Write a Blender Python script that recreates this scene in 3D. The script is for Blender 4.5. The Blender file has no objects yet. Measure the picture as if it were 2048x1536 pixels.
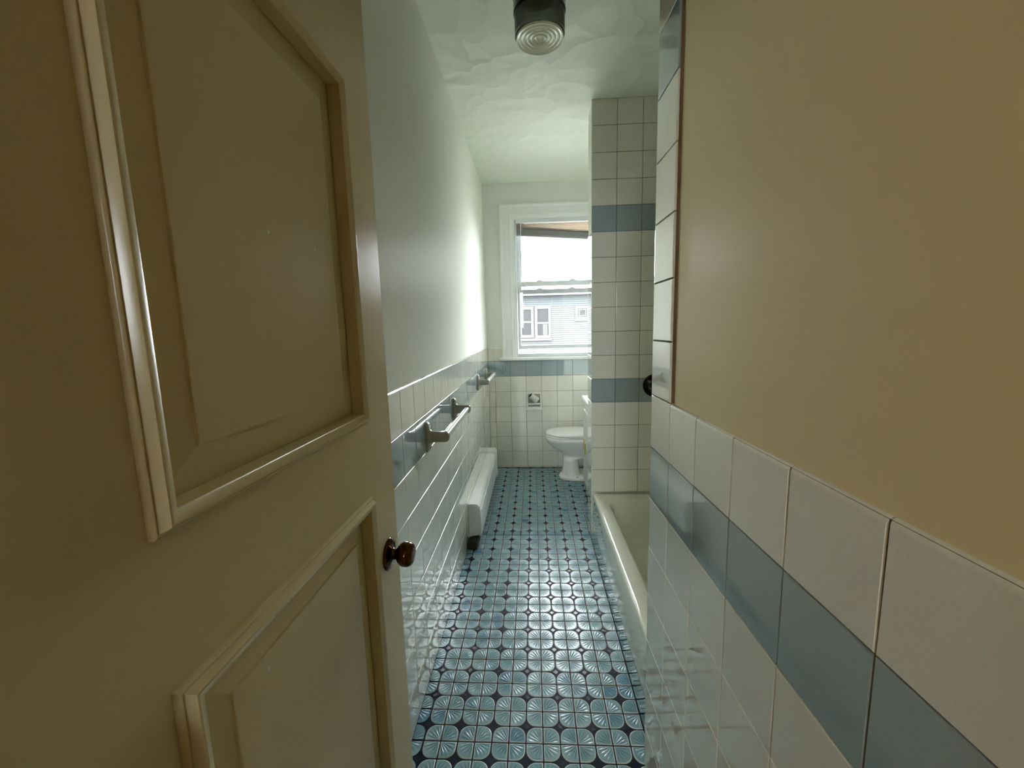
import bpy, bmesh, math, random
from mathutils import Vector, Matrix
random.seed(7)
KEEP = []
S = bpy.context.scene
C = S.collection
# ------------------------------------------------------------------ camera
FPX, PITCH, YAW, ROLL, CAMH = 816.7246, .1369, .0538, -.026, 1.4038
cp, sp, cy, sy, cr, sr = math.cos(PITCH), math.sin(PITCH), math.cos(YAW), math.sin(YAW), math.cos(ROLL), math.sin(ROLL)
rt = Vector((cy, sy, 0)); fw = Vector((-sy*cp, cy*cp, -sp)); up = rt.cross(fw)
r2 = rt*cr + up*sr; u2 = -rt*sr + up*cr
cam = bpy.data.cameras.new('camera'); cam.sensor_width = 36; cam.lens = FPX/2048*36; cam.clip_start = .01; cam.clip_end = 200
co = bpy.data.objects.new('camera', cam); C.objects.link(co)
m = Matrix.Identity(4)
for i in range(3):
    m[i][0] = r2[i]; m[i][1] = u2[i]; m[i][2] = -fw[i]
m[0][3], m[1][3], m[2][3] = 0, 0, CAMH
co.matrix_world = m
S.camera = co
# ------------------------------------------------------------------ world and exposure
SKY = 40.0
w = bpy.data.worlds.new('overcast_sky'); S.world = w; w.use_nodes = True
bg = w.node_tree.nodes['Background']; bg.inputs[0].default_value = (.90, .965, 1, 1)
# hazy overcast: brightest in the band above the horizon, dimmer overhead
_tc = w.node_tree.nodes.new('ShaderNodeTexCoord'); _sx = w.node_tree.nodes.new('ShaderNodeSeparateXYZ'); _mr = w.node_tree.nodes.new('ShaderNodeMapRange')
w.node_tree.links.new(_tc.outputs['Generated'], _sx.inputs[0]); w.node_tree.links.new(_sx.outputs[2], _mr.inputs[0])
_mr.inputs[1].default_value = .35; _mr.inputs[2].default_value = .90; _mr.inputs[3].default_value = SKY; _mr.inputs[4].default_value = SKY*.6
w.node_tree.links.new(_mr.outputs[0], bg.inputs[1])
S.view_settings.view_transform = 'Standard'; S.view_settings.look = 'None'
S.view_settings.gamma = 1; S.view_settings.use_curve_mapping = False
S.view_settings.exposure = 0.0
S.cycles.max_bounces = 14; S.cycles.diffuse_bounces = 8; S.cycles.glossy_bounces = 5
S.cycles.transparent_max_bounces = 12; S.cycles.sample_clamp_indirect = 12; S.cycles.caustics_reflective = False
HALL_W = 11.0
# ------------------------------------------------------------------ materials
def newmat(name):
    mt = bpy.data.materials.new(name); mt.use_nodes = True
    nt = mt.node_tree; return mt, nt, nt.nodes['Principled BSDF']
def N(nt, typ, **kw):
    n = nt.nodes.new(typ)
    for k, v in kw.items(): setattr(n, k, v)
    return n
def mathn(nt, op, a, b=None, c=None):
    n = nt.nodes.new('ShaderNodeMath'); n.operation = op
    for i, v in enumerate((a, b, c)):
        if v is None: continue
        if isinstance(v, (int, float)): n.inputs[i].default_value = v
        else: nt.links.new(v, n.inputs[i])
    return n.outputs[0]
def noise_bump(nt, b, scale, strength, dist=.001, detail=3, stretch=None):
    g = N(nt, 'ShaderNodeNewGeometry'); mp = N(nt, 'ShaderNodeMapping'); nz = N(nt, 'ShaderNodeTexNoise'); bp = N(nt, 'ShaderNodeBump')
    nt.links.new(g.outputs['Position'], mp.inputs[0])
    if stretch: mp.inputs['Scale'].default_value = stretch
    nt.links.new(mp.outputs[0], nz.inputs['Vector']); nz.inputs['Scale'].default_value = scale; nz.inputs['Detail'].default_value = detail
    nt.links.new(nz.outputs[0], bp.inputs['Height']); bp.inputs['Strength'].default_value = strength; bp.inputs['Distance'].default_value = dist
    nt.links.new(bp.outputs[0], b.inputs['Normal']); return nz
def simple(name, col, rough=.5, metal=0, bump=None, var=.0, spec=None, coat=0):
    mt, nt, b = newmat(name)
    b.inputs['Base Color'].default_value = (*col, 1); b.inputs['Roughness'].default_value = rough; b.inputs['Metallic'].default_value = metal
    if spec is not None: b.inputs['Specular IOR Level'].default_value = spec
    if coat: b.inputs['Coat Weight'].default_value = coat
    nz = None
    if bump: nz = noise_bump(nt, b, *bump)
    if var:
        if nz is None:
            g = N(nt, 'ShaderNodeNewGeometry'); nz = N(nt, 'ShaderNodeTexNoise'); nt.links.new(g.outputs['Position'], nz.inputs['Vector']); nz.inputs['Scale'].default_value = 6
        mx = N(nt, 'ShaderNodeMix', data_type='RGBA')
        mx.inputs['A'].default_value = (*[c*(1-var) for c in col], 1); mx.inputs['B'].default_value = (*[min(1, c*(1+var)) for c in col], 1)
        nt.links.new(nz.outputs[0], mx.inputs['Factor']); nt.links.new(mx.outputs['Result'], b.inputs['Base Color'])
    return mt
def glass(name, refl=.06, tint=(1, 1, 1), rough=.0):
    mt = bpy.data.materials.new(name); mt.use_nodes = True; nt = mt.node_tree
    nt.nodes.remove(nt.nodes['Principled BSDF']); out = nt.nodes['Material Output']
    t = N(nt, 'ShaderNodeBsdfTransparent'); g = N(nt, 'ShaderNodeBsdfGlossy'); mx = N(nt, 'ShaderNodeMixShader'); lw = N(nt, 'ShaderNodeLayerWeight')
    t.inputs[0].default_value = (*tint, 1); g.inputs['Roughness'].default_value = rough
    lw.inputs['Blend'].default_value = .25
    f = mathn(nt, 'MULTIPLY_ADD', lw.outputs['Fresnel'], .8, refl)
    nt.links.new(f, mx.inputs[0]); nt.links.new(t.outputs[0], mx.inputs[1]); nt.links.new(g.outputs[0], mx.inputs[2]); nt.links.new(mx.outputs[0], out.inputs[0])
    return mt
def tilemat(name, col, rough=.02):
    mt, nt, b = newmat(name)
    at = N(nt, 'ShaderNodeAttribute', attribute_name='rnd'); 
    sp_ = N(nt, 'ShaderNodeTexNoise'); g = N(nt, 'ShaderNodeNewGeometry'); nt.links.new(g.outputs['Position'], sp_.inputs['Vector']); sp_.inputs['Scale'].default_value = 260
    s1 = mathn(nt, 'MULTIPLY_ADD', at.outputs['Fac'], .10, .93); s2 = mathn(nt, 'MULTIPLY_ADD', sp_.outputs[0], .12, .94)
    s = mathn(nt, 'MULTIPLY', s1, s2)
    vm = N(nt, 'ShaderNodeVectorMath', operation='SCALE'); vm.inputs[0].default_value = col; nt.links.new(s, vm.inputs['Scale'])
    nt.links.new(vm.outputs[0], b.inputs['Base Color']); b.inputs['Roughness'].default_value = rough
    b.inputs['Specular IOR Level'].default_value = .5
    b.inputs['Coat Weight'].default_value = 1; b.inputs['Coat IOR'].default_value = 1.75; b.inputs['Coat Roughness'].default_value = .035
    return mt
M = {}
M['tile_white'] = tilemat('cream_wall_tile', (.80, .785, .70))
M['tile_blue'] = tilemat('blue_grey_wall_tile', (.30, .37, .39))
M['grout'] = simple('wall_grout', (.11, .105, .085), .8)
M['paint_left'] = simple('eggshell_paint', (.80, .81, .73), .34, bump=(14, .10, .012, 3, (1, 1.2, .35)), spec=0)
_b = M['paint_left'].node_tree.nodes['Principled BSDF']; _b.inputs['Coat Weight'].default_value = .022; _b.inputs['Coat Roughness'].default_value = .27
M['paint_right'] = simple('cream_gloss_paint', (.78, .66, .38), .30, bump=(7, .10, .01, 2), spec=.5)
M['paint_back'] = simple('far_wall_paint', (.76, .76, .73), .45, bump=(30, .1, .004))
M['hall_paint'] = simple('hall_paint', (.30, .22, .12), .6)
M['wood_floor'] = simple('hall_floor_wood', (.25, .15, .07), .4, bump=(12, .1, .002, 3, (1, 8, 1)), var=.3)
M['trim'] = simple('white_trim_paint', (.80, .81, .79), .28, bump=(25, .08, .003))
M['door'] = simple('cream_door_paint', (.55, .465, .25), .21, bump=(18, .03, .004, 3, (1, 1, .3)))
M['vinyl'] = simple('white_vinyl', (.66, .69, .70), .3)
M['storm_metal'] = simple('grey_storm_frame', (.28, .29, .30), .4)
M['porcelain'] = simple('white_porcelain', (.92, .92, .88), .08, spec=.6)
M['plastic'] = simple('white_plastic_seat', (.93, .93, .90), .2)
M['tub'] = simple('enamel_tub', (.80, .80, .68), .05, spec=.8, coat=1, bump=(5, .04, .006))
M['ceramic'] = simple('bar_ceramic', (.33, .315, .26), .12, spec=.6)
M['bar'] = simple('white_bar_plastic', (.80, .80, .78), .15)
M['heater'] = simple('heater_enamel', (.84, .85, .84), .38, bump=(22, .25, .004, 3, (1, .25, 1)), var=.06)
M['dark'] = simple('dark_recess_shade', (.015, .015, .015), .8)  # near-black standing in for shade in gaps and hollows
M['brass'] = simple('antique_brass', (.075, .032, .010), .08, 1)
M['hinge'] = simple('yellow_brass_hinge', (.55, .50, .16), .35, .5)
M['black_metal'] = simple('black_lamp_metal', (.012, .012, .012), .15, .4)
M['valve'] = simple('dark_chrome', (.03, .03, .03), .12, .9)
M['chrome'] = simple('chrome', (.7, .7, .7), .1, 1)
M['lens'] = simple('ridged_lens_glass', (.92, .92, .78), .07, coat=1)
M['jar'] = glass('ribbed_jar_glass', .05, (.42, .45, .34), .03)
M['pane'] = glass('window_glass', .03)
M['slat'] = simple('tan_blind_slat', (.48, .40, .31), .5)
M['slat_grey'] = simple('grey_blind_stack', (.36, .36, .35), .5)
M['paper'] = simple('toilet_paper', (.66, .66, .62), .9)
M['caulk'] = simple('stained_caulk', (.16, .085, .035), .6, bump=(60, .4, .003), var=.5)
M['decal'] = simple('grey_tile_motif', (.17, .20, .21), .15)
M['siding'] = simple('pale_siding', (.024, .024, .0236), .7)
M['siding_eave_shade'] = simple('bluish_eave_shade', (.019, .0225, .0235), .7)  # bluish top courses, with the shade under the eave put into the colour
M['house_trim'] = simple('house_trim', (.028, .028, .0275), .6)
M['house_glass'] = simple('house_window_glass', (.0145, .0150, .0155), .5, spec=.1)
M['curtain'] = simple('tan_curtain', (.022, .0205, .0175), .8)
M['yard'] = simple('yard_gravel', (.25, .25, .235), .9, var=.3)
M['exterior'] = simple('exterior_cladding', (.3, .3, .3), .8)
M['brown_board'] = simple('peeling_vanity_paint', (.62, .61, .58), .4, bump=(35, .5, .004, 4), var=.15)
# ceiling plaster: overlapping trowelled fans
mt, nt, b = newmat('swirled_ceiling_plaster'); M['ceiling'] = mt
b.inputs['Base Color'].default_value = (.80, .83, .73, 1); b.inputs['Roughness'].default_value = .55; b.inputs['Specular IOR Level'].default_value = .25
g = N(nt, 'ShaderNodeNewGeometry'); nz = N(nt, 'ShaderNodeTexNoise'); nz.inputs['Scale'].default_value = 3.2
nt.links.new(g.outputs['Position'], nz.inputs['Vector'])
va = N(nt, 'ShaderNodeVectorMath', operation='MULTIPLY_ADD'); va.inputs[1].default_value = (.35, .35, 0)
nt.links.new(nz.outputs['Color'], va.inputs[0]); nt.links.new(g.outputs['Position'], va.inputs[2])
vo = N(nt, 'ShaderNodeTexVoronoi'); vo.inputs['Scale'].default_value = 6.5; nt.links.new(va.outputs[0], vo.inputs['Vector'])
wv = N(nt, 'ShaderNodeTexWave', wave_type='RINGS'); wv.inputs['Scale'].default_value = 9; wv.inputs['Distortion'].default_value = 6; nt.links.new(va.outputs[0], wv.inputs['Vector'])
h = mathn(nt, 'MULTIPLY_ADD', wv.outputs[1], .015, vo.outputs['Distance'])
bp = N(nt, 'ShaderNodeBump'); bp.inputs['Strength'].default_value = .38; bp.inputs['Distance'].default_value = .035
nt.links.new(h, bp.inputs['Height']); nt.links.new(bp.outputs[0], b.inputs['Normal'])
# floor mosaic: quarter rounds with fan relief
PCH, FX, FY = .1175, .00925, 1.32875
mt, nt, b = newmat('teal_fan_mosaic'); M['mosaic'] = mt
g = N(nt, 'ShaderNodeNewGeometry'); sx = N(nt, 'ShaderNodeSeparateXYZ'); nt.links.new(g.outputs['Position'], sx.inputs[0])
def cell(o, off):
    a = mathn(nt, 'MULTIPLY_ADD', o, 1/PCH, .5 - off/PCH + 100)
    return mathn(nt, 'SUBTRACT', mathn(nt, 'FRACT', a), .5)
lx, ly = cell(sx.outputs[0], FX), cell(sx.outputs[1], FY)
ang = mathn(nt, 'ARCTAN2', ly, lx)
rad = mathn(nt, 'SQRT', mathn(nt, 'ADD', mathn(nt, 'MULTIPLY', lx, lx), mathn(nt, 'MULTIPLY', ly, ly)))
nz = N(nt, 'ShaderNodeTexNoise'); nz.inputs['Scale'].default_value = 30; nt.links.new(g.outputs['Position'], nz.inputs['Vector'])
ph = mathn(nt, 'ADD', mathn(nt, 'MULTIPLY', ang, 24.0), mathn(nt, 'MULTIPLY', nz.outputs[0], 1.6))
ray = mathn(nt, 'POWER', mathn(nt, 'MULTIPLY_ADD', mathn(nt, 'COSINE', ph), .5, .5), 2.2)
edge = N(nt, 'ShaderNodeMapRange'); edge.inputs[1].default_value = .30; edge.inputs[2].default_value = .50; edge.inputs[3].default_value = 1; edge.inputs[4].default_value = 0
nt.links.new(rad, edge.inputs[0])
ray = mathn(nt, 'MULTIPLY', ray, edge.outputs[0])
at = N(nt, 'ShaderNodeAttribute', attribute_name='rnd')
ramp = N(nt, 'ShaderNodeValToRGB'); nt.links.new(at.outputs['Fac'], ramp.inputs[0])
e = ramp.color_ramp.elements; e[0].position = 0; e[0].color = (.05, .155, .25, 1); e[1].position = 1; e[1].color = (.22, .36, .385, 1)
for p_, c_ in ((.05, (.10, .23, .31, 1)), (.2, (.155, .29, .335, 1)), (.8, (.20, .325, .35, 1))):
    q = e.new(p_); q.color = c_
dk = N(nt, 'ShaderNodeMix', data_type='RGBA', blend_type='MULTIPLY'); dk.inputs['B'].default_value = (.30, .50, .56, 1)
nt.links.new(mathn(nt, 'MULTIPLY', ray, .9), dk.inputs['Factor']); nt.links.new(ramp.outputs[0], dk.inputs['A']); nt.links.new(dk.outputs['Result'], b.inputs['Base Color'])
bp = N(nt, 'ShaderNodeBump'); bp.inputs['Strength'].default_value = .55; bp.inputs['Distance'].default_value = .0016; bp.invert = True
nt.links.new(ray, bp.inputs['Height']); nt.links.new(bp.outputs[0], b.inputs['Normal'])
b.inputs['Roughness'].default_value = .22; b.inputs['Specular IOR Level'].default_value = .40
M['mosaic_edge'] = simple('mosaic_glaze_edge', (.50, .58, .58), .2, spec=.35)
M['navy'] = simple('navy_grout', (.003, .004, .012), .5, spec=.12)
M['navy_gem'] = simple('navy_star_tile', (.006, .016, .04), .22, spec=.3)
# ------------------------------------------------------------------ helpers
def obj(name, bm, mats, parent=None, smooth=False, bevel=None, auto=None):
    me = bpy.data.meshes.new(name)
    if not KEEP: bmesh.ops.recalc_face_normals(bm, faces=bm.faces)
    KEEP.clear()
    bm.to_mesh(me); bm.free()
    for k in (mats if isinstance(mats, (list, tuple)) else [mats]): me.materials.append(M[k])
    if smooth or auto:
        for p in me.polygons: p.use_smooth = True
    o = bpy.data.objects.new(name, me); C.objects.link(o)
    if auto: me.set_sharp_from_angle(angle=math.radians(auto))
    if bevel:
        md = o.modifiers.new('bevel', 'BEVEL'); md.width = bevel; md.segments = 3; md.limit_method = 'ANGLE'; md.harden_normals = False
        for p in me.polygons: p.use_smooth = True
        me.set_sharp_from_angle(angle=math.radians(50))
    if parent: o.parent = parent
    return o
def empty(name, loc=(0, 0, 0)):
    o = bpy.data.objects.new(name, None); C.objects.link(o); o.location = loc; o.empty_display_size = .05; return o
def tag(o, label=None, cat=None, group=None, kind=None):
    if label: o['label'] = label
    if cat: o['category'] = cat
    if group: o['group'] = group
    if kind: o['kind'] = kind
    return o
def struct(o, label=None, cat=None):
    return tag(o, label, cat, kind='structure')
def box(bm, x0, x1, y0, y1, z0, z1, mi=0):
    vs = [bm.verts.new((x, y, z)) for x in (x0, x1) for y in (y0, y1) for z in (z0, z1)]
    for f in ((0, 1, 3, 2), (4, 6, 7, 5), (0, 4, 5, 1), (2, 3, 7, 6), (0, 2, 6, 4), (1, 5, 7, 3)):
        fa = bm.faces.new([vs[i] for i in f]); fa.material_index = mi
    return vs
def nb(): return bmesh.new()
def bx(*a):
    bm = nb(); box(bm, *a); return bm
def loft(rings, cap0=True, cap1=True, bm=None, mi=0):
    bm = bm or nb(); R = [[bm.verts.new(p) for p in r] for r in rings]; n = len(rings[0])
    for a, b_ in zip(R, R[1:]):
        for i in range(n):
            f = bm.faces.new((a[i], a[(i+1) % n], b_[(i+1) % n], b_[i])); f.material_index = mi
    if cap0: bm.faces.new(R[0][::-1]).material_index = mi
    if cap1: bm.faces.new(R[-1]).material_index = mi
    return bm
def lathe(prof, axis='Z', at=(0, 0, 0), n=48, bm=None, mi=0, caps=(True, True)):
    """prof: (radius, distance along axis)"""
    at = Vector(at)
    if isinstance(axis, str): ax = Vector({'X': (1, 0, 0), 'Y': (0, 1, 0), 'Z': (0, 0, 1)}[axis])
    else: ax = Vector(axis).normalized()
    a = ax.orthogonal().normalized(); b_ = ax.cross(a)
    rings = [[at + ax*h_ + (a*math.cos(t) + b_*math.sin(t))*max(r, 1e-5) for t in (2*math.pi*i/n for i in range(n))] for r, h_ in prof]
    return loft(rings, caps[0], caps[1], bm, mi)
def tube(pts, r, n=10, bm=None):
    bm = bm or nb(); rings = []
    P = [Vector(p) for p in pts]
    for i, p in enumerate(P):
        d = (P[min(i+1, len(P)-1)] - P[max(i-1, 0)]).normalized(); a = d.orthogonal().normalized(); b_ = d.cross(a)
        rings.append([p + (a*math.cos(t) + b_*math.sin(t))*r for t in (2*math.pi*k/n for k in range(n))])
    return loft(rings, True, True, bm)
def frame(x0, x1, z0, z1, y0, y1, l, r, b_, t):
    bm = nb(); box(bm, x0, x0+l, y0, y1, z0, z1); box(bm, x1-r, x1, y0, y1, z0, z1)
    box(bm, x0+l, x1-r, y0, y1, z0, z0+b_); box(bm, x0+l, x1-r, y0, y1, z1-t, z1); return bm
T = .1524
GAP = .0011
def tiles(bm, org, U, V, Nn, cells, rl, gi=None, thick=.008):
    """cells: (u0,u1,v0,v1,mat,round_sides)."""
    org, U, V, Nn = map(Vector, (org, U, V, Nn))
    NK = 16
    base = [(0, 0)] + [(.0018*(1-math.cos(a)), .0062+.0018*math.sin(a)) for a in (math.pi/2*k/(NK-2) for k in range(NK-1))]
    bull = [(.0095*(1-math.cos(a)), .008*math.sin(a)) for a in (math.pi/2*k/(NK-1) for k in range(NK))]
    for (u0, u1, v0, v1, mi, rs) in cells:
        if u1-u0 < .004 or v1-v0 < .004: continue
        rv = random.random()
        gl = 0 if 'L' in rs else GAP; gr = 0 if 'R' in rs else GAP; gt = 0 if 'T' in rs else GAP; gb = GAP
        a0, a1, b0, b1 = u0+gl, u1-gr, v0+gb, v1-gt
        pl, pr, pt, pb = (bull if s in rs else base for s in 'LRTB')
        tu, tv = random.uniform(-.00035, .00035), random.uniform(-.00035, .00035)
        rings = []
        for k in range(NK):
            cs = [(a0+pl[k][0], b0+pb[k][0], pl, pb), (a1-pr[k][0], b0+pb[k][0], pr, pb), (a1-pr[k][0], b1-pt[k][0], pr, pt), (a0+pl[k][0], b1-pt[k][0], pl, pt)]
            ring = []
            for (u, v, p1, p2) in cs:
                h_ = min(p1[k][1], p2[k][1]) * thick/.008
                if k: h_ += tu*((u-u0)/(u1-u0)-.5) + tv*((v-v0)/(v1-v0)-.5)
                vt = bm.verts.new(org + U*u + V*v + Nn*h_); vt[rl] = rv; ring.append(vt)
            rings.append(ring)
        for k in range(NK-1):
            for i in range(4):
                f = bm.faces.new((rings[k][i], rings[k][(i+1) % 4], rings[k+1][(i+1) % 4], rings[k+1][i])); f.material_index = mi; f.smooth = False
        f = bm.faces.new(rings[-1]); f.material_index = mi; f.smooth = False
def quad(bm, a, b_, c, d, mi=0):
    f = bm.faces.new([bm.verts.new(p) for p in (a, b_, c, d)]); f.material_index = mi; return f
def tilebm():
    bm = nb(); rl = bm.verts.layers.float.new('rnd'); return bm, rl
def steps(lo, hi, ref):
    k = math.ceil((lo-ref)/T + 1e-6); out = [lo]
    while ref+k*T < hi-1e-6: out.append(ref+k*T); k += 1
    return out + [hi]
ZC = 2.73
MATS = ['paint_left', 'tile_white', 'tile_blue', 'grout', 'caulk', 'decal']
def wall_cells(us, zs, zblue, ztop, rounds=''):
    cs = []
    for u0, u1 in zip(us, us[1:]):
        for z0, z1 in zip(zs, zs[1:]):
            mid = (z0+z1)/2
            mi = 2 if any(a < mid < a+T for a in zblue) else 1
            cs.append((u0, u1, z0, z1, mi, 'T' if abs(z1-ztop) < 1e-4 else ''))
    return cs
# ------------------------------------------------------------------ left wall
XL = -.443
bm, rl = tilebm()
box(bm, XL-.12, XL-.008, .13, 4.105, 0, ZC, 0)
quad(bm, (XL-.0025, .13, 0), (XL-.0025, 3.985, 0), (XL-.0025, 3.985, 1.2135), (XL-.0025, .13, 1.2135), 3)
zs = steps(0, 1.2155, 1.2155)
tiles(bm, (XL-.008, 0, 0), (0, 1, 0), (0, 0, 1), (1, 0, 0), wall_cells(steps(.13, 3.985, 1.311), zs, [.9107], 1.2155), rl)
KEEP.append(1)
struct(obj('wall_left', bm, MATS), 'long left wall, glossy pale paint over cream tiles with a blue-grey row', 'wall')
# ------------------------------------------------------------------ right wall in front of the tub (slightly out of square)
d = Vector((.0245, -1, 0)).normalized(); nrm = Vector((-1, -.0245, 0)).normalized(); NIB = Vector((.332, 1.165, 0))
LR = 1.04
bm, rl = tilebm()
pb = NIB - nrm*.008
A = pb; B = pb + d*LR
zz = Vector((0, 0, ZC))
quad(bm, A, B, B+zz, A+zz, 0)
quad(bm, (B.x, B.y, 0), (1.25, B.y, 0), (1.25, B.y, ZC), (B.x, B.y, ZC), 0)
quad(bm, (1.25, 1.157, 0), (A.x, 1.157, 0), (A.x, 1.157, ZC), (1.25, 1.157, ZC), 0)
g0 = NIB - nrm*.0025
quad(bm, g0, g0+d*LR, g0+d*LR+Vector((0, 0, 1.205)), g0+Vector((0, 0, 1.205)), 3)
quad(bm, g0, g0+d*(T-.006), g0+d*(T-.006)+zz, g0+zz, 3)
zl = steps(0, 1.207, 1.207)
cells = wall_cells([i*T for i in range(1, 7)] + [LR], zl, [.9022], 1.207)
for z0, z1 in zip(steps(0, ZC, 1.207), steps(0, ZC, 1.207)[1:]):
    mid = (z0+z1)/2; blue = .9022 < mid < .9022+T or 1.969 < mid < 2.1214
    cells.append((0, T, z0, z1, 2 if blue else 1, 'L' + ('R' if mid > 1.207 else '')))
# here u runs towards the viewer, so the left side of a tile is the outer corner
tiles(bm, tuple(pb), tuple(d), (0, 0, 1), tuple(nrm), cells, rl)
# stained caulk along the tile column
c0 = pb + d*(T+.0005); c1 = pb + d*(T+.0085)
quad(bm, c0+nrm*.0055+Vector((0, 0, 1.209)), c1+nrm*.001+Vector((0, 0, 1.209)), c1+nrm*.001+Vector((0, 0, ZC)), c0+nrm*.0055+Vector((0, 0, ZC)), 4)
# end face of the wall, towards the tub
quad(bm, (1.25, 1.1625, 0), (A.x+.006, 1.1625, 0), (A.x+.006, 1.1625, ZC), (1.25, 1.1625, ZC), 3)
ec = []
for x0, x1 in zip(steps(.333, 1.13, .333), steps(.333, 1.13, .333)[1:]):
    for z0, z1 in zip(steps(0, ZC, .908), steps(0, ZC, .908)[1:]):
        mid = (z0+z1)/2; ec.append((x0, x1, z0, z1, 2 if (.908 < mid < 1.06 or 1.975 < mid < 2.127) else 1, ''))
tiles(bm, (0, 1.157, 0), (1, 0, 0), (0, 0, 1), (0, 1, 0), ec, rl)
KEEP.append(1)
ma = list(MATS); ma[0] = 'paint_right'
struct(obj('wall_right', bm, ma), 'near right wall, cream gloss paint above cream tiles with a blue-grey row', 'wall')
# ------------------------------------------------------------------ shower wall (partition) at the far end of the tub
YS, YP, XP = 2.644, 2.84, .3725
bm, rl = tilebm()
box(bm, XP+.008, 1.25, YS+.008, YP, 0, ZC, 0)
quad(bm, (XP+.0055, YS+.0025, 0), (1.13, YS+.0025, 0), (1.13, YS+.0025, ZC), (XP+.0055, YS+.0025, ZC), 3)
quad(bm, (XP+.0025, YS+.006, 0), (XP+.0025, YP-.01, 0), (XP+.0025, YP-.01, 1.975), (XP+.0025, YS+.006, 1.975), 3)
fc, sc = [], []
zz_ = steps(0, ZC, .908)
for z0, z1 in zip(zz_, zz_[1:]):
    mid = (z0+z1)/2; mi = 2 if (.908 < mid < 1.06 or 1.975 < mid < 2.127) else 1
    xs = steps(XP, 1.13, XP)
    for k, (x0, x1) in enumerate(zip(xs, xs[1:])): fc.append((x0, x1, z0, z1, mi, ''))
    if mid < 1.98: sc.append((YS+.001, YP-.02, z0, z1, mi, 'R'))
tiles(bm, (0, YS+.008, 0), (1, 0, 0), (0, 0, 1), (0, -1, 0), fc, rl)
tiles(bm, (XP+.008, 0, 0), (0, 1, 0), (0, 0, 1), (-1, 0, 0), sc, rl)
KEEP.append(1)
struct(obj('wall_shower', bm, MATS), 'tiled partition at the end of the bathtub with two blue-grey rows', 'wall')
# wall along the back side of the tub
bm, rl = tilebm()
box(bm, 1.138, 1.25, 1.157, YS+.01, 0, ZC, 0)
quad(bm, (1.1325, 1.165, 0), (1.1325, YS, 0), (1.1325, YS, ZC), (1.1325, 1.165, ZC), 3)
cs = []
ys = steps(1.165, YS, YS)
for y0, y1 in zip(ys, ys[1:]):
    for z0, z1 in zip(zz_, zz_[1:]):
        mid = (z0+z1)/2; cs.append((y0, y1, z0, z1, 2 if (.908 < mid < 1.06 or 1.975 < mid < 2.127) else 1, ''))
tiles(bm, (1.138, 0, 0), (0, 1, 0), (0, 0, 1), (-1, 0, 0), cs, rl); KEEP.append(1)
struct(obj('wall_tub_side', bm, MATS))
# ------------------------------------------------------------------ back wall with window opening
YB = 3.985
OX0, OX1, OZ0, OZ1 = -.157, .619, 1.095, 2.415
bm, rl = tilebm()
for (x0, x1, z0, z1) in ((XL-.12, OX0, 0, ZC), (OX1, .97, 0, ZC), (OX0, OX1, 0, OZ0), (OX0, OX1, OZ1, ZC)):
    box(bm, x0, x1, YB+.008, YB+.12, z0, z1, 0)
quad(bm, (XL, YB+.0025, 0), (.85, YB+.0025, 0), (.85, YB+.0025, 1.083), (XL, YB+.0025, 1.083), 3)
zb = steps(0, 1.083, 1.083); xs = steps(XL, .85, -.381)
cs = wall_cells(xs, zb, [.9307], 9)
for x0, x1 in ((XL, -.381), (-.381, -.303)): cs.append((x0, x1, 1.083, 1.2155, 1, 'T'))
tiles(bm, (0, YB+.008, 0), (1, 0, 0), (0, 0, 1), (0, -1, 0), cs, rl)
# small printed motif on a blue tile
def stroke(pts, wd):
    for (xa, za), (xb, zb_) in zip(pts, pts[1:]):
        dv = Vector((xb-xa, 0, zb_-za)).normalized(); nn = Vector((-dv.z, 0, dv.x))*wd
        pa, pb_ = Vector((xa, YB-.0012, za)), Vector((xb, YB-.0012, zb_))
        quad(bm, pa-nn, pb_-nn, pb_+nn, pa+nn, 5)
cx, cz = -.303, 1.0
stroke([(cx-.022, cz+.052), (cx, cz+.047), (cx+.006, cz+.03), (cx, cz+.01), (cx+.001, cz-.05)], .0022)
stroke([(cx-.034, cz+.005), (cx-.02, cz-.022), (cx, cz-.048)], .0026); stroke([(cx+.032, cz+.008), (cx+.018, cz-.018), (cx+.002, cz-.048)], .0026)
stroke([(cx-.02, cz-.002), (cx-.008, cz-.028)], .0016)
KEEP.append(1)
ma = list(MATS); ma[0] = 'paint_back'
struct(obj('wall_back', bm, ma), 'far wall with the window, tiled below in cream with a blue-grey row', 'wall')
struct(obj('wall_vanity_side', bx(.85, .97, YP, YB+.12, 0, ZC), 'paint_back'))
# front wall with the doorway, hall shell behind the camera
bm = nb()
XR = (pb + d*LR).x
box(bm, -1.3, -.345, .02, .13, 0, ZC); box(bm, XR, 1.3, .02, .125, 0, ZC); box(bm, -.345, XR, .02, .125, 2.14, ZC)
struct(obj('wall_front', bm, 'hall_paint'))
struct(obj('wall_hall_left', bx(-1.3, -1.2, -5.2, .02, 0, ZC), 'hall_paint'))
struct(obj('wall_hall_right', bx(1.2, 1.3, -5.2, .02, 0, ZC), 'hall_paint'))
bm = nb()
HWX0, HWX1, HWZ0, HWZ1 = -1.22, -.25, 1.35, 2.55  # added window opening, placed to send fill light through the doorway
for (x0, x1, z0, z1) in ((-1.3, HWX0, 0, ZC), (HWX1, 1.3, 0, ZC), (HWX0, HWX1, 0, HWZ0), (HWX0, HWX1, HWZ1, ZC)): box(bm, x0, x1, -5.3, -5.2, z0, z1)
struct(obj('wall_hall_rear', bm, 'hall_paint'))
w2 = empty('hall_fill_window', (0, -5.25, 0)); struct(w2, 'added hall window far behind the viewer, unseen source of frontal fill', 'window')
o = obj('window_frame', frame(HWX0, HWX1, HWZ0, HWZ1, -5.29, -5.21, .05, .05, .05, .05), 'trim', w2); o.location = (0, 5.25, 0)
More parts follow.
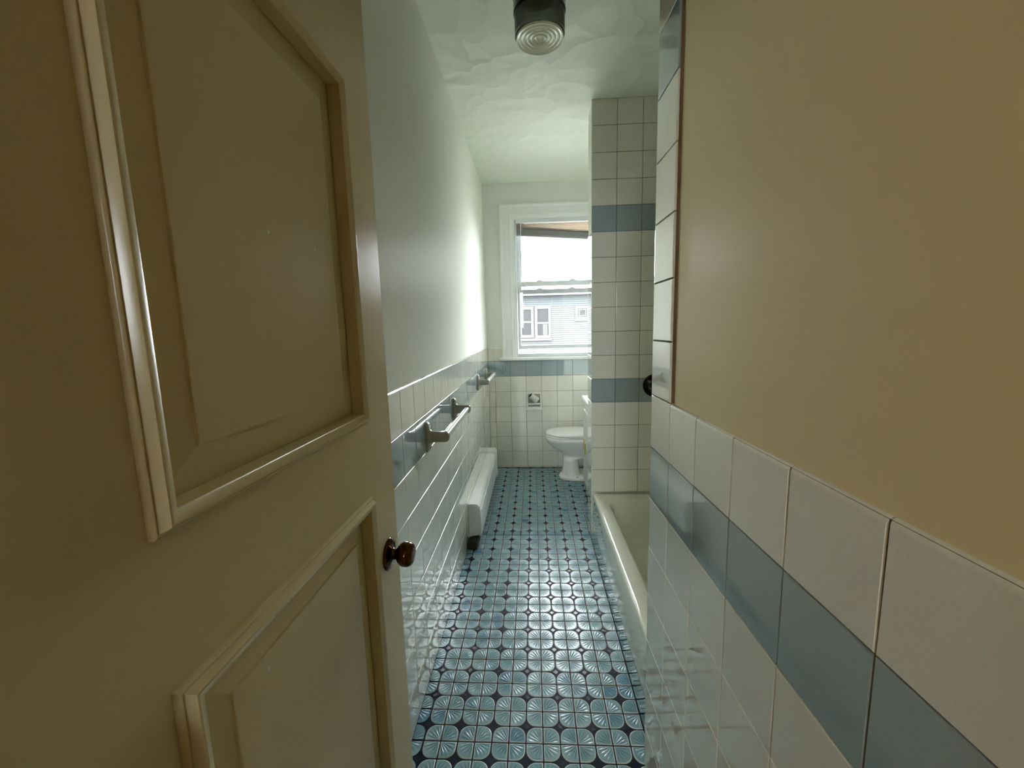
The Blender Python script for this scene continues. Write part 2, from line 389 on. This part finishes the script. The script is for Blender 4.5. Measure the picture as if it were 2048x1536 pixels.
o = obj('glass_pane', bx(HWX0+.05, HWX1-.05, -5.26, -5.255, HWZ0+.05, HWZ1-.05), 'pane', w2); o.location = (0, 5.25, 0)
struct(obj('ceiling', bx(-1.3, 1.3, -5.3, 4.105, ZC, ZC+.1), 'ceiling'), 'swirled plaster ceiling', 'ceiling')
# ------------------------------------------------------------------ floor
bm, rl = tilebm()
for (x0, x1, y0, y1) in ((XL-.01, .40, .05, YS+.05), (XL-.01, .86, YS+.05, YB+.01)):
    quad(bm, (x0, y0, -.0022), (x1, y0, -.0022), (x1, y1, -.0022), (x0, y1, -.0022), 2)
box(bm, -1.3, 1.3, .03, 4.1, -.12, -.004, 2)
def clip(poly, rect):
    for ax, s, lim in ((0, 1, rect[0]), (0, -1, rect[1]), (1, 1, rect[2]), (1, -1, rect[3])):
        out = []
        for i in range(len(poly)):
            p, q = poly[i], poly[(i+1) % len(poly)]
            a, b_ = s*(p[ax]-lim), s*(q[ax]-lim)
            if a >= 0: out.append(p)
            if a*b_ < 0:
                t_ = a/(a-b_); out.append((p[0]+(q[0]-p[0])*t_, p[1]+(q[1]-p[1])*t_))
        poly = out
        if len(poly) < 3: return []
    return poly
def quadrant(inset):
    h0 = .0023+inset; h1 = PCH/2-.0023-inset; r = .031-inset*.4
    pts = [(h0, h0), (h1, h0)]
    for k in range(7):
        a = math.pi/2*k/6; pts.append((h1-r+r*math.cos(a), h1-r+r*math.sin(a)))
    pts.append((h0, h1)); return pts
Q = [quadrant(i) for i in (0, .0012, .0030)]
QZ = (-.0022, -.0003, .0001)
def mosaic(rect):
    for i in range(-8, 12):
        for j in range(-12, 24):
            X, Y = FX+i*PCH, FY+j*PCH
            if not (rect[0]-.06 < X < rect[1]+.06 and rect[2]-.06 < Y < rect[3]+.06): continue
            for sx_, sy_ in ((1, 1), (-1, 1), (-1, -1), (1, -1)):
                rv = random.random()**.8
                polys = [[(X+sx_*p[0], Y+sy_*p[1]) for p in q] for q in Q]
                tlt = (random.uniform(-.0035, .0035), random.uniform(-.0035, .0035))
                inside = all(rect[0] <= p[0] <= rect[1] and rect[2] <= p[1] <= rect[3] for p in polys[0])
                mk = lambda p, z: bm.verts.new((p[0], p[1], z + (tlt[0]*(p[0]-X)+tlt[1]*(p[1]-Y) if z > -.001 else 0)))
                if inside:
                    R_ = [[mk(p, z) for p in poly] for poly, z in zip(polys, QZ)]
                    for rr in R_:
                        for v in rr: v[rl] = rv
                    n = len(R_[0])
                    for a, b_ in zip(R_, R_[1:]):
                        for k in range(n):
                            f = bm.faces.new((a[k], a[(k+1) % n], b_[(k+1) % n], b_[k]) if sx_*sy_ > 0 else (b_[k], b_[(k+1) % n], a[(k+1) % n], a[k])); f.material_index = 1; f.smooth = True
                    f = bm.faces.new(R_[-1] if sx_*sy_ > 0 else R_[-1][::-1]); f.material_index = 0
                else:
                    p = clip(polys[1], rect)
                    if len(p) >= 3:
                        vs = [mk(q, QZ[2]) for q in p]
                        for v in vs: v[rl] = rv
                        f = bm.faces.new(vs if sx_*sy_ > 0 else vs[::-1]); f.material_index = 0
            gx, gy = X+PCH/2, Y+PCH/2
            if rect[0]+.02 < gx < rect[1]-.02 and rect[2]+.02 < gy < rect[3]-.02:
                vs = [bm.verts.new((gx+a, gy+b_, -.0008)) for a, b_ in ((.011, 0), (0, .011), (-.011, 0), (0, -.011))]
                bm.faces.new(vs).material_index = 3
mosaic((XL+.001, .374, .13, YS+.02)); mosaic((XL+.001, .85, YS+.02, YB))
KEEP.append(1)
struct(obj('floor', bm, ['mosaic', 'mosaic_edge', 'navy', 'navy_gem']), 'blue-green mosaic floor of rounded fan tiles with dark navy stars', 'floor')
struct(obj('floor_hall', bx(-1.3, 1.3, -5.3, .03, -.12, -.002), 'wood_floor'))
# ------------------------------------------------------------------ door
TH = .0154; W = .651; HD = 2.10
door = empty('door_1', (-.3022 - W*math.sin(TH), .8206 - W*math.cos(TH), 0))
struct(door, 'open cream painted panelled door at the left with a dark brass knob', 'door')
# local: x = out of the face, y = towards the latch edge
door.rotation_euler = (0, 0, -TH)
PU0, PU1 = .122, .529
PAN = ((.24, 1.1035), (1.2425, 1.8064))
bm = nb()
box(bm, -.036, 0, 0, PU0, .008, HD); box(bm, -.036, 0, PU1, W, .008, HD)
for z0, z1 in ((.008, PAN[0][0]), (PAN[0][1], PAN[1][0]), (PAN[1][1], HD)): box(bm, -.036, 0, PU0, PU1, z0, z1)
obj('door_leaf', bm, 'door', door)
def sweep(y0, y1, z0, z1, prof, fill=None):
    bm = nb(); rings = []
    for ins, h_ in prof:
        rings.append([(h_, y0+ins, z0+ins), (h_, y1-ins, z0+ins), (h_, y1-ins, z1-ins), (h_, y0+ins, z1-ins)])
    R = [[bm.verts.new(p) for p in r] for r in rings]
    for a, b_ in zip(R, R[1:]):
        for i in range(4): bm.faces.new((a[i], a[(i+1) % 4], b_[(i+1) % 4], b_[i]))
    if fill: bm.faces.new(R[-1])
    return bm
for z0, z1 in PAN:
    mp = [(-.001, -.002), (-.001, .0045), (.0, .0062), (.0012, .0068), (.0024, .0064), (.0030, .0058), (.0042, .0085), (.0058, .0125), (.0072, .0146), (.0084, .0150), (.0098, .0146), (.0175, .0110), (.0188, .0095), (.0195, .0020), (.0198, -.004), (.0200, -.0095)]
    o = obj('panel_molding', sweep(PU0, PU1, z0, z1, mp), 'door', door, auto=35)
    bm = sweep(PU0-.002, PU1+.002, z0-.002, z1+.002, [(0, -.034), (0, -.010), (.020, -.010), (.022, -.0105), (.062, -.0040), (.0625, -.0014), (.064, -.0010)], True)
    bm.faces.new([bm.verts.new(p) for p in ((-.034, PU0-.002, z0-.002), (-.034, PU0-.002, z1+.002), (-.034, PU1+.002, z1+.002), (-.034, PU1+.002, z0-.002))])
    obj('raised_panel', bm, 'door', door)
kb = obj('knob_rosette', lathe([(.0, 0), (.0320, 0), (.0322, .0022), (.0300, .0050), (.0240, .0068), (.0150, .0078), (.0115, .0105), (.0105, .0150), (.0125, .0180)], (1, 0, 0), (0, .597, .952)), 'brass', door, auto=40)
kk = obj('knob', lathe([(.0085, .0150), (.0095, .0180), (.0150, .0200), (.0205, .0240), (.0240, .0300), (.0252, .0370), (.0240, .0440), (.0200, .0495), (.0150, .0520), (.0095, .0528), (.0, .0530)], (1, 0, 0), (0, .597, .952)), 'brass', kb, smooth=True)
obj('knob_back', lathe([(.0, 0), (.032, 0), (.030, .005), (.012, .009), (.011, .018), (.021, .026), (.024, .036), (.018, .046), (.0, .05)], (-1, 0, 0), (-.036, .597, .952)), 'brass', door, smooth=True)
for (yy, zz_c, xf) in ((.3154, 1.522, -.0010), (.4164, 1.521, -.0010), (.2344, 1.024, -.0010)):
    bm = nb(); loft([[(xf, yy-.002, zz_c), (xf, yy, zz_c-.003), (xf, yy+.002, zz_c+.001), (xf, yy, zz_c+.003)], [(xf+.0006, yy-.0015, zz_c), (xf+.0006, yy, zz_c-.002), (xf+.0006, yy+.0015, zz_c+.001), (xf+.0006, yy, zz_c+.002)]], bm=bm)
    obj('paint_chip', bm, 'trim', door)  # pale flecks for the chips in the door paint
obj('latch_plate', bx(-.030, -.006, W, W+.0015, .915, .99), 'brass', door)
for z in (.25, 1.05, 1.85):
    obj('hinge', lathe([(.007, -.045), (.007, .045)], 'Z', (.006, -.007, z), 16), 'brass', door)
# ------------------------------------------------------------------ window
win = empty('window_1', (.231, YB, OZ0)); struct(win, 'white double-hung window with its lower sash raised a little', 'window')
def wl(o):
    o.location = (-.231, -YB, -OZ0); return o
# moulded casing: stepped profile mitred on three sides
cpx0, cpx1, czt = -.295, .757, 2.538
prof = [(0, .0), (0, -.026), (.012, -.028), (.020, -.024), (.026, -.018), (.085, -.016), (.090, -.019), (.100, -.020), (.106, -.017), (.130, -.016), (.138, -.012), (.138, .006)]
bm = nb(); R = []
for ins, h_ in prof:
    y = YB+.008+h_
    R.append([bm.verts.new(p) for p in ((cpx0+ins, y, 1.100), (cpx0+ins, y, czt-ins), (cpx1-ins, y, czt-ins), (cpx1-ins, y, 1.100))])
for a, b_ in zip(R, R[1:]):
    for i in range(3): bm.faces.new((a[i], a[i+1], b_[i+1], b_[i]))
wl(obj('casing', bm, 'trim', win, auto=30))
bm = nb(); box(bm, -.325, .787, YB-.045, YB+.012, 1.086, 1.114)
wl(obj('window_sill', bm, 'trim', win, bevel=.006))
wl(obj('jamb', frame(OX0, OX1, OZ0, OZ1, YB+.013, YB+.118, .012, .012, .004, .010), 'trim', win))
ls = wl(obj('lower_sash', frame(-.141, .603, 1.193, 1.838, YB+.028, YB+.052, .025, .025, .036, .046), 'vinyl', win, bevel=.003))
obj('glass_pane', bx(-.118, .580, YB+.038, YB+.042, 1.226, 1.795), 'pane', ls)
us = wl(obj('upper_sash', frame(-.141, .603, 1.722, 2.404, YB+.060, YB+.084, .040, .040, .044, .04), 'vinyl', win, bevel=.003))
obj('glass_pane', bx(-.103, .565, YB+.070, YB+.074, 1.762, 2.37), 'pane', us)
for x in (.075, .387):
    bm = nb()
    loft([[(x-.034*k, YB+.026, z), (x-.034*k, YB+.050, z), (x+.034*k, YB+.050, z), (x+.034*k, YB+.026, z)] for k, z in ((1, 1.836), (.8, 1.842), (.45, 1.850), (.1, 1.851))], bm=bm)
    obj('tilt_latch', bm, 'vinyl', ls)
    bm = nb()
    loft([[(x-.034*k, YB+.060, z), (x-.034*k, YB+.082, z), (x+.034*k, YB+.082, z), (x+.034*k, YB+.060, z)] for k, z in ((1, 1.765), (.8, 1.770), (.4, 1.777), (.1, 1.778))], bm=bm)
    obj('sash_lock', bm, 'vinyl', us)
wl(obj('storm_frame', frame(OX0+.012, OX1-.012, 1.099, 2.405, YB+.092, YB+.112, .022, .022, .050, .025), 'storm_metal', win))
wl(obj('bottom_stop', bx(OX0+.0125, OX1-.0125, YB+.0145, YB+.056, 1.0995, 1.150), 'vinyl', win, bevel=.002))
# ------------------------------------------------------------------ blind in the window head
bl = empty('window_blind', (.231, YB, 2.40)); tag(bl, 'raised tan slatted blind, its grey bottom bundle hanging crooked in the window head', 'blind')
def bw(o): o.location = (-.231, -YB, -2.40); return o
BX0, BX1 = -.142, .604
bw(obj('head_rail', bx(BX0, BX1, YB-.012, YB+.020, 2.366, 2.400), 'vinyl', bl, bevel=.002))
bm = nb()
def slat(zl, zr, wd, tilt, yc=YB+.004):
    y0, y1 = yc-wd/2, yc+wd/2
    rings = []
    for x, z in ((BX0+.003, zl), (BX1-.003, zr)):
        rings.append([(x, y0, z-tilt), (x, yc, z+.0012), (x, y1, z+tilt), (x, y1, z+tilt-.0008), (x, yc, z+.0004), (x, y0, z-tilt-.0008)])
    loft(rings, bm=bm)
for k in range(7): slat(2.358-.0055*k, 2.352-.0150*k, .024, -.0055)
bw(obj('slats', bm, 'slat', bl))
bm = nb()
for k in range(22):
    f = k/21; jy = random.uniform(-.0012, .0012); slat(2.326-.056*f, 2.268-.056*f-.004, .025+jy, .0010, YB+.004+jy)
box(bm, BX0+.006, BX1-.006, YB-.006, YB+.014, 2.262, 2.316)
# slope the solid core of the bundle with the slats
for v in bm.verts[-8:] if False else []: pass
bm.verts.ensure_lookup_table()
for v in list(bm.verts)[-8:]:
    if v.co.x > 0: v.co.z -= .058
bw(obj('slat_bundle', bm, 'slat_grey', bl))
bm = nb()
loft([[(x, y, z) for y, z in ((YB-.010, zc-.006), (YB+.018, zc-.006), (YB+.018, zc+.006), (YB-.010, zc+.006))] for x, zc in ((BX0+.003, 2.262), (BX1-.003, 2.203))], bm=bm)
bw(obj('bottom_rail', bm, 'slat_grey', bl))
bw(obj('wand', tube([(-.096, YB-.022, 2.375), (-.097, YB-.020, 2.20), (-.099, YB-.018, 2.0), (-.093, YB-.016, 1.80)], .0038), 'vinyl', bl))
bw(obj('lift_cord', tube([(-.088, YB-.02, 2.37), (-.090, YB-.02, 2.1), (-.082, YB-.018, 1.9), (-.080, YB-.018, 1.76)], .0014, 6), 'slat_grey', bl))
for x in (-.055, .155, .42):
    bw(obj('cord_knob', lathe([(.001, 0), (.006, .003), (.006, .008), (.001, .012)], 'Z', (x, YB-.013, 2.352), 12), 'vinyl', bl, smooth=True))
# ------------------------------------------------------------------ towel bars
def towel_bar(name, ya, yb_, z, label, plate_h=.125, out=.093):
    t = empty(name, (XL, (ya+yb_)/2, z)); tag(t, label, 'towel bar', 'ceramic towel bars on the left wall')
    yc = (ya+yb_)/2
    for y, side in ((ya, 1), (yb_, -1)):
        bm = nb()
        # wall plate: rounded slab with domed face
        rings = []
        for x, sh in ((0, 1), (.006, .98), (.012, .86), (.014, .70)):
            hw, hh = .024*sh, plate_h/2*sh
            rings.append([(x, y-yc+hw*sx_, hh*sz_) for sx_, sz_ in ((-1, -.86), (-.7, -1), (.7, -1), (1, -.86), (1, .86), (.7, 1), (-.7, 1), (-1, .86))])
        loft(rings, bm=bm)
        # arm: flares out of the plate, rounded tip
        rings = []
        for x, hh, th in ((.008, .040, .016), (.014, .029, .013), (.022, .0225, .0115), (out-.022, .0215, .011), (out-.010, .0205, .0108), (out-.003, .016, .010), (out, .009, .007)):
            rings.append([(x, y-yc+th*sx_, hh*sz_) for sx_, sz_ in ((-1, -.8), (-.7, -1), (.7, -1), (1, -.8), (1, .8), (.7, 1), (-.7, 1), (-1, .8))])
        loft(rings, bm=bm)
        obj('bracket', bm, 'ceramic', t, auto=50)
    xb = out-.019
    bm = nb(); h_ = .0115
    loft([[(xb+a*h_, y, b_*h_) for a, b_ in ((-1, -.7), (-.7, -1), (.7, -1), (1, -.7), (1, .7), (.7, 1), (-.7, 1), (-1, .7))] for y in (ya-yc+.008, yb_-yc-.008)], bm=bm)
    obj('bar', bm, 'bar', t, auto=50)
    return t
towel_bar('towel_bar', 1.618, 2.196, .968, 'nearer ceramic towel bar on the left wall, with a bright white bar')
towel_bar('towel_bar', 3.190, 3.745, .982, 'farther, smaller-looking ceramic towel bar close to the far corner')
# ------------------------------------------------------------------ baseboard heater
ht = empty('baseboard_heater', (XL, 3.1, 0)); tag(ht, 'long white painted baseboard heater low on the left wall', 'heater')
def hprof(y, g=0, top=.272):
    x = XL; X = .078+g; zt = top+g
    return [(x+.001, y, .03), (x+.001, y, zt), (x+X-.022, y, zt), (x+X-.006, y, zt-.014), (x+X, y, zt-.030), (x+X+.004-g, y, .15), (x+X+.002, y, .045), (x+X-.006, y, .045), (x+X-.006, y, .06), (x+.02, y, .055)]
def hl(o): o.location = (-XL, -3.1, 0); return o
hl(obj('cover', loft([hprof(2.512), hprof(3.64)]), 'heater', ht, auto=30))
hl(obj('end_cap', loft([hprof(2.505, .001), hprof(2.53, .001)]), 'heater', ht, auto=30))
hl(obj('end_cap', loft([hprof(3.60, .009, .280), hprof(3.72, .009, .280)]), 'heater', ht, auto=30))
hl(obj('louver', bx(XL+.074, XL+.0835, 2.53, 3.60, .222, .228), 'heater', ht))
hl(obj('heater_gap_dark', bx(XL+.003, XL+.062, 2.43, 3.62, .002, .050), 'dark', ht))  # black box standing in for the darkness under and before the heater
# ------------------------------------------------------------------ bathtub
tub = empty('bathtub', (.75, 1.90, 0)); tag(tub, 'pale enamelled bathtub along the right, beside the tiled partition', 'bathtub')
TX0, TX1, TY0, TY1, TZ = .374, 1.129, 1.168, 2.641, .297
def rr(x0, x1, y0, y1, r, z, n=8):
    p = []
    for cx_, cy_, a0 in ((x1-r, y0+r, -90), (x1-r, y1-r, 0), (x0+r, y1-r, 90), (x0+r, y0+r, 180)):
        for k in range(n+1):
            a = math.radians(a0+90*k/n); p.append((cx_+r*math.cos(a), cy_+r*math.sin(a), z))
    return p
rings = [rr(TX0, TX1, TY0, TY1, .004, .002), rr(TX0+.001, TX1, TY0, TY1, .004, .10), rr(TX0+.004, TX1, TY0, TY1, .004, .22),
         rr(TX0+.007, TX1, TY0, TY1, .006, .268), rr(TX0+.009, TX1-.001, TY0+.001, TY1-.001, .008, .284), rr(TX0+.014, TX1-.004, TY0+.004, TY1-.003, .012, .293), rr(TX0+.023, TX1-.010, TY0+.01, TY1-.006, .016, .297),
         rr(TX0+.050, TX1-.03, TY0+.04, TY1-.05, .06, .296), rr(TX0+.080, TX1-.04, TY0+.09, TY1-.098, .10, .293), rr(TX0+.092, TX1-.052, TY0+.105, TY1-.110, .11, .284),
         rr(TX0+.100, TX1-.060, TY0+.12, TY1-.118, .12, .262), rr(TX0+.112, TX1-.07, TY0+.15, TY1-.130, .13, .18), rr(TX0+.130, TX1-.09, TY0+.22, TY1-.155, .14, .07), rr(TX0+.165, TX1-.12, TY0+.30, TY1-.20, .13, .045), rr(TX0+.28, TX1-.25, TY0+.5, TY1-.4, .08, .040)]
o = obj('tub_body', loft(rings), 'tub', tub, smooth=True); o.location = (-.75, -1.90, 0)
o = obj('drain', lathe([(.0, 0), (.03, 0), (.028, .003), (0, .002)], 'Z', (.75, 2.33, .043), 24), 'chrome', tub); o.location = (-.75, -1.90, 0)
# shower valve
v = empty('shower_valve', (.775, YS, 1.013)); tag(v, 'dark round shower valve plate on the partition tiles above the tub', 'valve')
obj('escutcheon', lathe([(0, 0), (.072, 0), (.075, .004), (.073, .009), (.064, .012), (.060, .009), (.054, .013), (.030, .018), (0, .019)], (0, -1, 0)), 'valve', v, auto=30)
obj('handle', lathe([(.016, .015), (.016, .04), (.030, .045), (.033, .058), (.028, .070), (0, .072)], (0, -1, 0)), 'valve', v, auto=40)
# ------------------------------------------------------------------ vanity behind the partition
va = empty('vanity_cabinet', (.63, 3.11, 0)); tag(va, 'white vanity cabinet mostly hidden behind the tiled partition', 'cabinet')
def vl(o): o.location = (-.63, -3.11, 0); return o
bm = nb(); box(bm, .422, .848, 2.845, 3.372, .075, .800); vl(obj('body', bm, 'brown_board', va))
vl(obj('toe_kick', bx(.475, .848, 2.845, 3.36, .001, .075), 'dark', va))
for y0, y1 in ((2.86, 3.10), (3.108, 3.36)):
    dd = vl(obj('cabinet_door', bx(.408, .421, y0, y1, .11, .72), 'brown_board', va, bevel=.003))
    if y1 > 3.2:
        bm = nb(); box(bm, .4050, .4080, 3.20, 3.30, .40, .455); box(bm, .4030, .4100, 3.30, 3.326, .385, .475); box(bm, .400, .4078, 3.215, 3.232, .37, .46)
        o = obj('hinge', bm, 'hinge', dd); o['label'] = 'yellow brass hinge'
bm = nb(); box(bm, .396, .848, 2.842, 3.380, .801, .832); vl(obj('countertop', bm, 'porcelain', va, bevel=.004))
bm = nb(); box(bm, .836, .848, 2.842, 3.380, .833, .93); vl(obj('backsplash', bm, 'porcelain', va))
vl(obj('faucet', tube([(.80, 3.11, .833), (.80, 3.11, .93), (.78, 3.11, .96), (.72, 3.11, .955), (.70, 3.11, .92)], .011), 'chrome', va, smooth=True))
# ------------------------------------------------------------------ toilet
tl = empty('toilet', (.45, 3.70, 0)); tag(tl, 'white toilet with its lid closed, by the far wall', 'toilet')
YT = 3.705
def egg(x0, x1, hw, z, n=40, pw=2.3, yc=YT, back=.55):
    """x0 = front tip, x1 = back; widest nearer the back"""
    p = []
    xc = x0+(x1-x0)*back
    for i in range(n):
        a = 2*math.pi*i/n; c, s_ = math.cos(a), math.sin(a)
        ex = (abs(c)**(2/pw))*(1 if c > 0 else -1); ey = (abs(s_)**(2/pw))*(1 if s_ > 0 else -1)
        p.append((xc + (ex*(x1-xc) if c > 0 else ex*(xc-x0)), yc+ey*hw, z))
    return p
def tt(o): o.location = (-.45, -3.70, 0); return o
rings = [egg(.222, .70, .120, .001), egg(.218, .70, .124, .012), egg(.222, .70, .122, .030), egg(.236, .66, .112, .044), egg(.250, .42, .098, .052), egg(.254, .408, .092, .10), egg(.260, .400, .088, .17), egg(.262, .405, .086, .195), egg(.262, .60, .084, .215),
         egg(.252, .60, .090, .235), egg(.215, .60, .108, .268), egg(.165, .60, .140, .300), egg(.128, .60, .164, .335), egg(.110, .60, .176, .362), egg(.104, .60, .180, .368), egg(.098, .60, .184, .380), egg(.098, .60, .185, .400), egg(.106, .60, .178, .407)]
# carve the pedestal back so that the gap behind it shows
o = tt(obj('bowl', loft(rings), 'porcelain', tl, auto=60))
o = tt(obj('seat', loft([egg(.100, .58, .180, .4085), egg(.097, .58, .184, .414), egg(.100, .58, .181, .421), egg(.112, .57, .170, .4225)]), 'plastic', tl, auto=60))
o = tt(obj('lid', loft([egg(.106, .58, .176, .4240), egg(.099, .58, .183, .4275), egg(.099, .58, .184, .437), egg(.108, .575, .176, .446), egg(.135, .56, .155, .4515), egg(.20, .52, .10, .454), egg(.28, .46, .04, .455)]), 'plastic', tl, smooth=True))
bm = nb(); box(bm, .645, .845, YT-.22, YT+.22, .36, .735); tt(obj('tank', bm, 'porcelain', tl, bevel=.02))
bm = nb(); box(bm, .63, .847, YT-.235, YT+.235, .737, .77); tt(obj('tank_lid', bm, 'porcelain', tl, bevel=.01))
bm = nb(); box(bm, .47, .69, YT-.07, YT+.07, .03, .25); tt(obj('trapway', bm, 'porcelain', tl, bevel=.02))
bm = nb(); box(bm, .50, .80, YT-.13, YT+.13, .25, .36); tt(obj('shelf', bm, 'porcelain', tl, bevel=.02))
tt(obj('flush_lever', tube([(.640, YT-.15, .69), (.625, YT-.15, .69), (.620, YT-.09, .685)], .007), 'chrome', tl))
tt(obj('bolt_cap', lathe([(.011, 0), (.011, .006), (.008, .012), (0, .015)], 'Z', (.382, YT-.112, .034), 20), 'bar', tl, smooth=True))
for s in (-.07, .07): tt(obj('seat_hinge', lathe([(.012, -.02), (.012, .02)], 'Y', (.585, YT+s, .425), 16), 'plastic', tl))
# ------------------------------------------------------------------ toilet paper holder
hx, hz = .000, .683
ph = empty('toilet_paper_holder', (hx, YB, hz)); tag(ph, 'cream ceramic toilet paper holder set in the far wall tiles', 'paper holder')
bm = nb()
box(bm, -.074, -.060, -.036, .001, -.062, .060); box(bm, .060, .074, -.036, .001, -.062, .060)
box(bm, -.0605, .0605, -.002, .001, -.075, .075); box(bm, -.078, .080, -.030, .001, -.086, -.072); box(bm, -.070, .070, -.018, -.001, -.072, -.060)
obj('holder_frame', bm, 'porcelain', ph, bevel=.004)
obj('recess_shade_plate', bx(-.0598, .0598, -.0035, -.0021, -.058, .070), 'ceramic', ph)  # grey plate that puts the recess shading into its colour
obj('roller', lathe([(.004, -.060), (.010, -.057), (.010, .057), (.004, .060)], 'X', (0, -.026, -.028), 20), 'bar', ph, auto=40)
# loose, nearly empty roll tipped on the roller
ro = empty('toilet_paper_roll', (hx+.002, YB-.045, hz+.030)); tag(ro, 'small nearly finished toilet paper roll tipped up in the holder', 'toilet paper')
axd = Vector((-.66, -.22, .60)).normalized()
n = 32; a_ = axd.orthogonal().normalized(); b__ = axd.cross(a_)
def circ(r, h_, wob=0): return [axd*h_ + (a_*math.cos(t) + b__*math.sin(t))*(r*(1+wob*math.sin(3*t+1))) for t in (2*math.pi*i/n for i in range(n))]
bm = loft([circ(.0225, .052), circ(.0262, .0525), circ(.0275, .051), circ(.0300, .02, .02), circ(.034, -.015, .04), circ(.034, -.034, .04), circ(.0185, -.040)], False, False)
obj('paper', bm, 'paper', ro, smooth=True)
obj('core', loft([circ(.0224, .0515), circ(.0184, -.039)], False, True), 'dark', ro, smooth=True)
# ------------------------------------------------------------------ ceiling light
LX, LY, LZ = .050, 1.820, 2.550
cl = empty('ceiling_light', (LX, LY, ZC)); tag(cl, 'small round ceiling light with a black base and a ridged clear glass jar', 'ceiling light')
o = obj('base', lathe([(.0, 0), (.106, 0), (.108, -.012), (.106, -.030), (.101, -.040), (.104, -.052), (.104, -.088), (.099, -.094), (.0, -.094)], 'Z', n=64), 'black_metal', cl, auto=30)
pr_ = [(.094, -.090)]
for k in range(9):
    z = -.094 - .0085*k; pr_ += [(.0985, z), (.1005, z-.003), (.0985, z-.006)]
pr_ += [(.1000, -.168), (.0975, -.1745), (.094, -.178)]
obj('glass_jar', lathe(pr_, 'Z', n=64, caps=(False, False)), 'jar', cl, smooth=True)
lp = [(.094, -.172), (.0955, -.180), (.093, -.1845)]
r = .0905
for k in range(5):
    lp += [(r, -.1840), (r-.003, -.1795), (r-.0075, -.1785), (r-.0115, -.1812), (r-.0140, -.1845)]; r -= .0165
lp += [(.006, -.1800), (.0, -.1785)]
obj('lens', lathe(lp, 'Z', n=64, caps=(False, True)), 'lens', cl, auto=50)
# ------------------------------------------------------------------ neighbour house
HY = 24.0
nh = empty('neighbour_house', (.5, HY, -3.2)); tag(nh, 'pale clapboard house across the yard, seen through the window', 'house')
def nl(o): o.location = (-.5, -HY, 3.2); return o
HX0, HX1, HT = -9.0, 9.5, 3.20
bm = nb(); box(bm, HX0, HX1, HY+.12, HY+7, -3.2, HT, 0)
z = -3.2
while z < HT-.02:
    z1 = min(z+.118, HT); bl_ = 1 if z > 2.58 else 0
    vs = [bm.verts.new(p) for p in ((HX0, HY, z), (HX1, HY, z), (HX1, HY+.045, z1), (HX0, HY+.045, z1), (HX0, HY+.12, z), (HX1, HY+.12, z))]
    bm.faces.new((vs[0], vs[1], vs[2], vs[3])).material_index = bl_; bm.faces.new((vs[0], vs[4], vs[5], vs[1])).material_index = bl_
    z += .118
nl(obj('siding', bm, ['siding', 'siding_eave_shade'], nh))
bm = nb(); box(bm, HX0-.2, HX1+.2, HY-.35, HY+7.2, HT, HT+.16); box(bm, HX0-.25, HX1+.25, HY-.40, HY-.30, HT-.03, HT+.21)
nl(obj('eaves', bm, 'house_trim', nh))
def hwin(x0, x1, z0, z1, zm, mun=False):
    f = nl(obj('window', frame(x0-.14, x1+.14, z0-.16, z1+.14, HY-.05, HY+.03, .14, .14, .16, .14), 'house_trim', nh))
    bm = nb(); box(bm, x0, x1, HY+.0, HY+.01, z0, z1); o = obj('pane', bm, 'house_glass', f)
    bm = nb()
    if zm: box(bm, x0, x1, HY-.04, HY-.001, zm-.05, zm+.05)
    if mun:
        dx, dz = (x1-x0), (z1-z0)
        for a in (.16, .84): box(bm, x0+dx*a-.02, x0+dx*a+.02, HY-.04, HY-.002, z0, z1); box(bm, x0, x1, HY-.036, HY-.003, z0+dz*a-.02, z0+dz*a+.02)
        for a in (.38, .62): box(bm, x0+dx*a-.015, x0+dx*a+.015, HY-.038, HY-.004, z0, z0+dz*.16); box(bm, x0+dx*a-.015, x0+dx*a+.015, HY-.038, HY-.004, z0+dz*.84, z1)
        for a in (.38, .62): box(bm, x0, x0+dx*.16, HY-.034, HY-.005, z0+dz*a-.015, z0+dz*a+.015); box(bm, x0+dx*.84, x1, HY-.034, HY-.005, z0+dz*a-.015, z0+dz*a+.015)
    obj('sash_bar', bm, 'house_trim', f)
    return f
hwin(-.62, -.09, .96, 2.42, 1.70); f = hwin(.28, .91, .92, 2.44, 1.63)
bm = nb(); box(bm, .58, .86, HY-.02, HY-.001, .93, 1.56); obj('curtain', bm, 'curtain', f)
hwin(2.60, 3.12, 1.93, 2.40, None, True)
nl(obj('window_ledge', bx(-1.6, 1.10, HY-.12, HY, .62, .74), 'house_trim', nh)); nl(obj('window_ledge', bx(2.42, 3.30, HY-.06, HY, 1.70, 1.76), 'house_trim', nh))
struct(obj('ground', bx(-30, 30, 4.3, 45, -3.4, -3.2), 'yard'))
# ------------------------------------------------------------------ added hall lamp behind the camera, warm fill for the near walls
hl_ = empty('hall_fill_lamp', (-.75, -1.35, ZC)); tag(hl_, 'added hallway lamp behind the viewer, unseen source of warm fill', 'ceiling light')
mt, nt, b = newmat('warm_lamp_globe'); M['globe'] = mt
b.inputs['Emission Color'].default_value = (1, .72, .36, 1); b.inputs['Emission Strength'].default_value = 2.0; b.inputs['Base Color'].default_value = (.8, .75, .6, 1)
obj('canopy', lathe([(0, 0), (.09, 0), (.085, -.03), (0, -.03)], 'Z'), 'brass', hl_)
obj('globe', lathe([(.05, -.03), (.10, -.06), (.12, -.11), (.10, -.16), (.05, -.19), (0, -.195)], 'Z'), 'globe', hl_, smooth=True)
ld = bpy.data.lights.new('hall_fill_bulb', 'POINT'); ld.energy = HALL_W; ld.color = (1, .68, .28); ld.shadow_soft_size = .13
lo = bpy.data.objects.new('fill_bulb_light', ld); C.objects.link(lo); lo.parent = hl_; lo.location = (0, 0, -.36)
